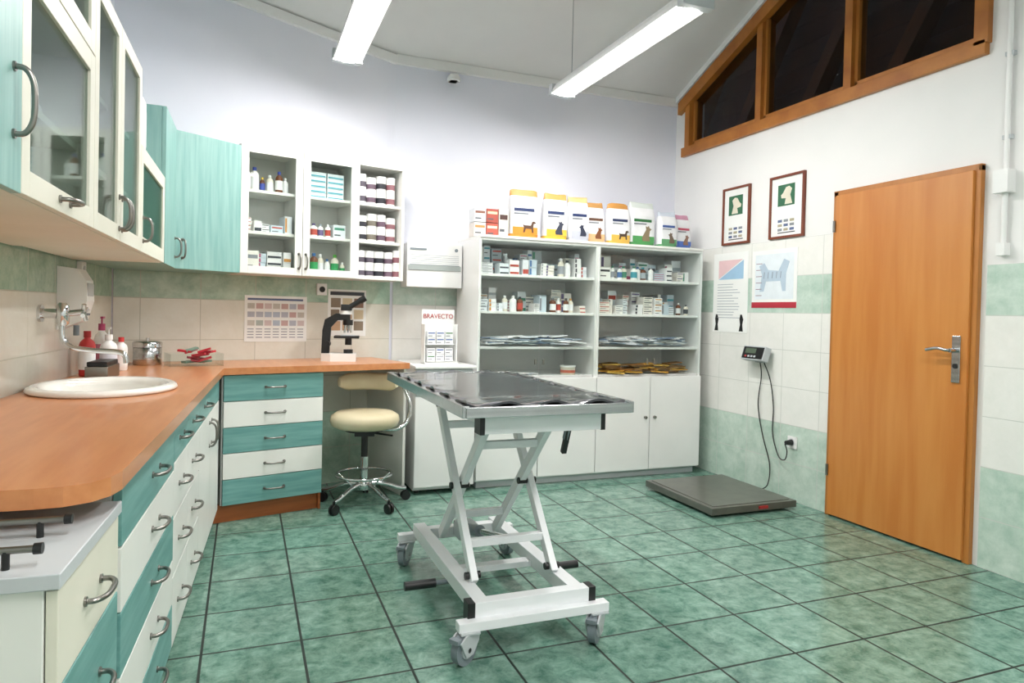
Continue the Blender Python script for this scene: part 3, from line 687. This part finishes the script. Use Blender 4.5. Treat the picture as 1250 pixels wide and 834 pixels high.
for s in (-1,1):
    x=s*.165
    b.beam((x,.22,.82),(x,-.32,.19),.028,.042,m_powder)
    x2=s*.13
    b.beam((x2,-.36,.82),(x2,.26,.19),.028,.042,m_powder)
    b.cyl((s*.11,-.06,.495),(s*.19,-.06,.495),.014,m_black,14)
    b.cyl((x-.018,.2,.80),(x+.018,.2,.80),.016,m_black,14); b.cyl((x-.03,-.3,.21),(x+.03,-.3,.21),.014,m_black,14)
for (y,z) in ((.13,.715),(-.22,.307)): b.beam((-.165,y,z),(.165,y,z),.03,.03,m_powder)
for (y,z) in ((-.23,.69),(.14,.312)): b.beam((-.13,y,z),(.13,y,z),.03,.03,m_powder)
b.cyl((0,.3,.19),(0,.1,.24),.026,m_grey,18); b.cyl((0,.1,.24),(0,-.21,.31),.013,m_chrome,14); b.box(-.045,.045,.26,.36,.15,.22,m_lgrey)
b.beam((.2,-.35,.76),(.2,-.31,.66),.02,.02,m_black); b.cyl((.2,-.36,.79),(.2,-.33,.72),.014,m_grey,12)
for s in (-1,1): b.box(s*.19-.028,s*.19+.028,-.5,.45,.135,.19,m_powder)
b.box(-.225,.225,-.51,-.46,.13,.195,m_powder); b.box(-.25,-.222,-.512,-.458,.128,.197,m_black); b.box(.222,.25,-.512,-.458,.128,.197,m_black)
b.box(-.19,.19,.36,.41,.135,.185,m_powder); b.box(-.19,.19,-.1,-.05,.135,.16,m_powder)
b.box(-.29,.29,-.545,-.5,.112,.145,m_powder); b.box(-.29,.29,.43,.475,.112,.145,m_powder)
for s,y,an in ((-1,-.52,-1.0),(1,-.52,-.75),(-1,.45,-.6),(1,.45,.2)):
    x=s*.25
    b.box(x-.035,x+.035,y-.035,y+.035,.106,.114,m_lgrey)
    b.T=Matrix.Translation((x,y,0))@Matrix.Rotation(an,4,'Z')
    b.cyl((-.014,-.02,.054),(.014,-.02,.054),.054,m_grey,32); b.cyl((-.019,-.02,.054),(.019,-.02,.054),.03,m_lgrey,20); b.cyl((-.026,-.02,.054),(.026,-.02,.054),.009,m_black,12)
    for q in (-.026,.019): b.prism([(-.05,.06),(-.065,.09),(-.035,.108),(.035,.108),(.03,.075),(.0,.035),(-.035,.033)],q,q+.007,m_lgrey,'x')
    b.box(-.02,.02,-.078,-.055,.088,.104,m_grey)
    b.T=Matrix.Identity(4)
b.cyl((-.19,-.12,.125),(-.27,-.12,.125),.009,m_grey,12); b.cyl((-.26,-.12,.125),(-.385,-.12,.125),.018,m_black,18)
b.cyl((.19,-.12,.13),(.26,-.12,.13),.009,m_grey,12); b.cyl((.25,-.12,.13),(.37,-.12,.13),.017,m_black,18)
b.done()
# ---------------- stool ----------------
b=B('swivel_stool',(.705,4.26,0),-.2)
b.lathe([(.0,.48),(.17,.48),(.2,.495),(.212,.525),(.206,.555),(.175,.575),(.08,.58),(0,.58)],(0,0,0),m_beige,40,closed=False)
b.cyl((0,0,.46),(0,0,.48),.12,m_black,24); b.cyl((0,0,.1),(0,0,.3),.025,m_chrome); b.cyl((0,0,.28),(0,0,.47),.02,m_black)
b.box(-.06,.06,-.05,.05,.43,.46,m_black); b.cyl((.05,-.03,.45),(.17,-.08,.44),.006,m_black,8)
b.lathe([(.03,.09),(.05,.1),(.05,.14),(.03,.16)],(0,0,0),m_chrome,20)
rp=[(.17*math.cos(2*math.pi*i/40),.17*math.sin(2*math.pi*i/40),.19) for i in range(40)]
b.tube(rp,.009,m_chrome,8,True)
for i in range(5):
    a=2*math.pi*i/5+.3; c,s=math.cos(a),math.sin(a)
    b.tube(smooth([(.03*c,.03*s,.13),(.12*c,.12*s,.12),(.22*c,.22*s,.085),(.27*c,.27*s,.075)],4),.014,m_chrome,10)
    b.cyl((.17*c,.17*s,.19),(.1*c,.1*s,.125),.006,m_chrome,8)
    b.cyl((.27*c,.27*s,.04),(.27*c,.27*s,.08),.008,m_black,10)
    for q in (-.016,.006):
        b.cyl((.27*c-s*q,.27*s+c*q,.03),(.27*c-s*(q+.012),.27*s+c*(q+.012),.03),.03,m_black,16)
    b.box(.27*c-.012,.27*c+.012,.27*s-.012,.27*s+.012,.035,.06,m_black)
arc=[]; 
for i in range(13):
    a=math.radians(24+i*10); arc.append((math.cos(a),math.sin(a)))
sec=[(.2,.69),(.188,.705),(.185,.75),(.19,.79),(.2,.8),(.225,.79),(.232,.75),(.225,.702)]
vs=[];k=len(sec)
for i,(c,s) in enumerate(arc):
    e=min(1,.55+ .45*min(i,12-i)/1.5)
    for r,z in sec: vs.append(((.21+(r-.21)*e)*c,(.21+(r-.21)*e)*s,.748+(z-.748)*e))
fs=[(i*k+j,(i+1)*k+j,(i+1)*k+(j+1)%k,i*k+(j+1)%k) for i in range(12) for j in range(k)]
b.add(vs,fs,m_beige,True); b.add(vs,[tuple(range(k)),tuple(range(12*k,13*k))[::-1]],m_beige)
b.tube(smooth([(.08,0,.47),(.2,.02,.465),(.265,.05,.52),(.275,.07,.62),(.235,.1,.72),(.2,.14,.75)],6),.013,m_chrome,10)
b.done()
# ---------------- microscope ----------------
p=fb(.8,.32)
b=B('microscope',(p[0],p[1],.87),math.radians(80),bevel=.004)
b.prism([(-.08,-.1),(.08,-.1),(.085,.06),(.05,.12),(-.05,.12),(-.085,.06)],0,.05,m_white2)
b.cyl((0,-.05,.05),(0,-.05,.075),.03,m_black); 
b.prism([(.07,.05),(.12,.05),(.115,.2),(.1,.27),(.03,.31),(-.06,.31),(-.06,.27),(.02,.265),(.06,.22),(.065,.15)],-.025,.025,m_black,'x')
b.box(-.07,.07,-.12,.04,.15,.165,m_black); b.box(-.03,.03,-.09,.0,.165,.17,m_lgrey); b.cyl((0,-.05,.105),(0,-.05,.15),.022,m_black)
b.cyl((0,-.045,.235),(0,-.045,.27),.032,m_black)
for a in (0,2.1,4.2): b.cyl((.016*math.cos(a),-.045+.016*math.sin(a),.235),(.024*math.cos(a),-.045+.024*math.sin(a),.185),.009,m_chrome,12,.006)
b.lathe([(.042,.305),(.042,.335),(.03,.345)],(0,-.03,0),m_white2,24)
b.box(-.045,.045,-.07,.0,.33,.37,m_black)
for s in (-1,1):
    b.cyl((s*.03,-.05,.35),(s*.032,-.12,.395),.017,m_black,18); b.cyl((s*.032,-.12,.395),(s*.033,-.155,.417),.021,m_black,18)
    b.cyl((s*.025,.085,.11),(s*.06,.085,.11),.022,m_black,20)
b.done()
# ---------------- camera ----------------
cam=bpy.data.cameras.new('camera'); co=bpy.data.objects.new('camera',cam); bpy.context.scene.collection.objects.link(co)
cam.sensor_width=36; cam.lens=24; cam.shift_y=-.0164; cam.clip_start=.02
R=Matrix.Rotation(math.radians(-21.4),4,'Z')@Matrix.Rotation(math.radians(90-1.0),4,'X')@Matrix.Rotation(math.radians(1.3),4,'Z')
co.matrix_world=Matrix.Translation((0,0,1.21))@R
bpy.context.scene.camera=co
w=bpy.data.worlds.new('world'); bpy.context.scene.world=w; w.use_nodes=True
w.node_tree.nodes['Background'].inputs[0].default_value=(.6,.7,.9,1); w.node_tree.nodes['Background'].inputs[1].default_value=.5
vs_=bpy.context.scene.view_settings
vs_.view_transform='Standard'; vs_.exposure=0
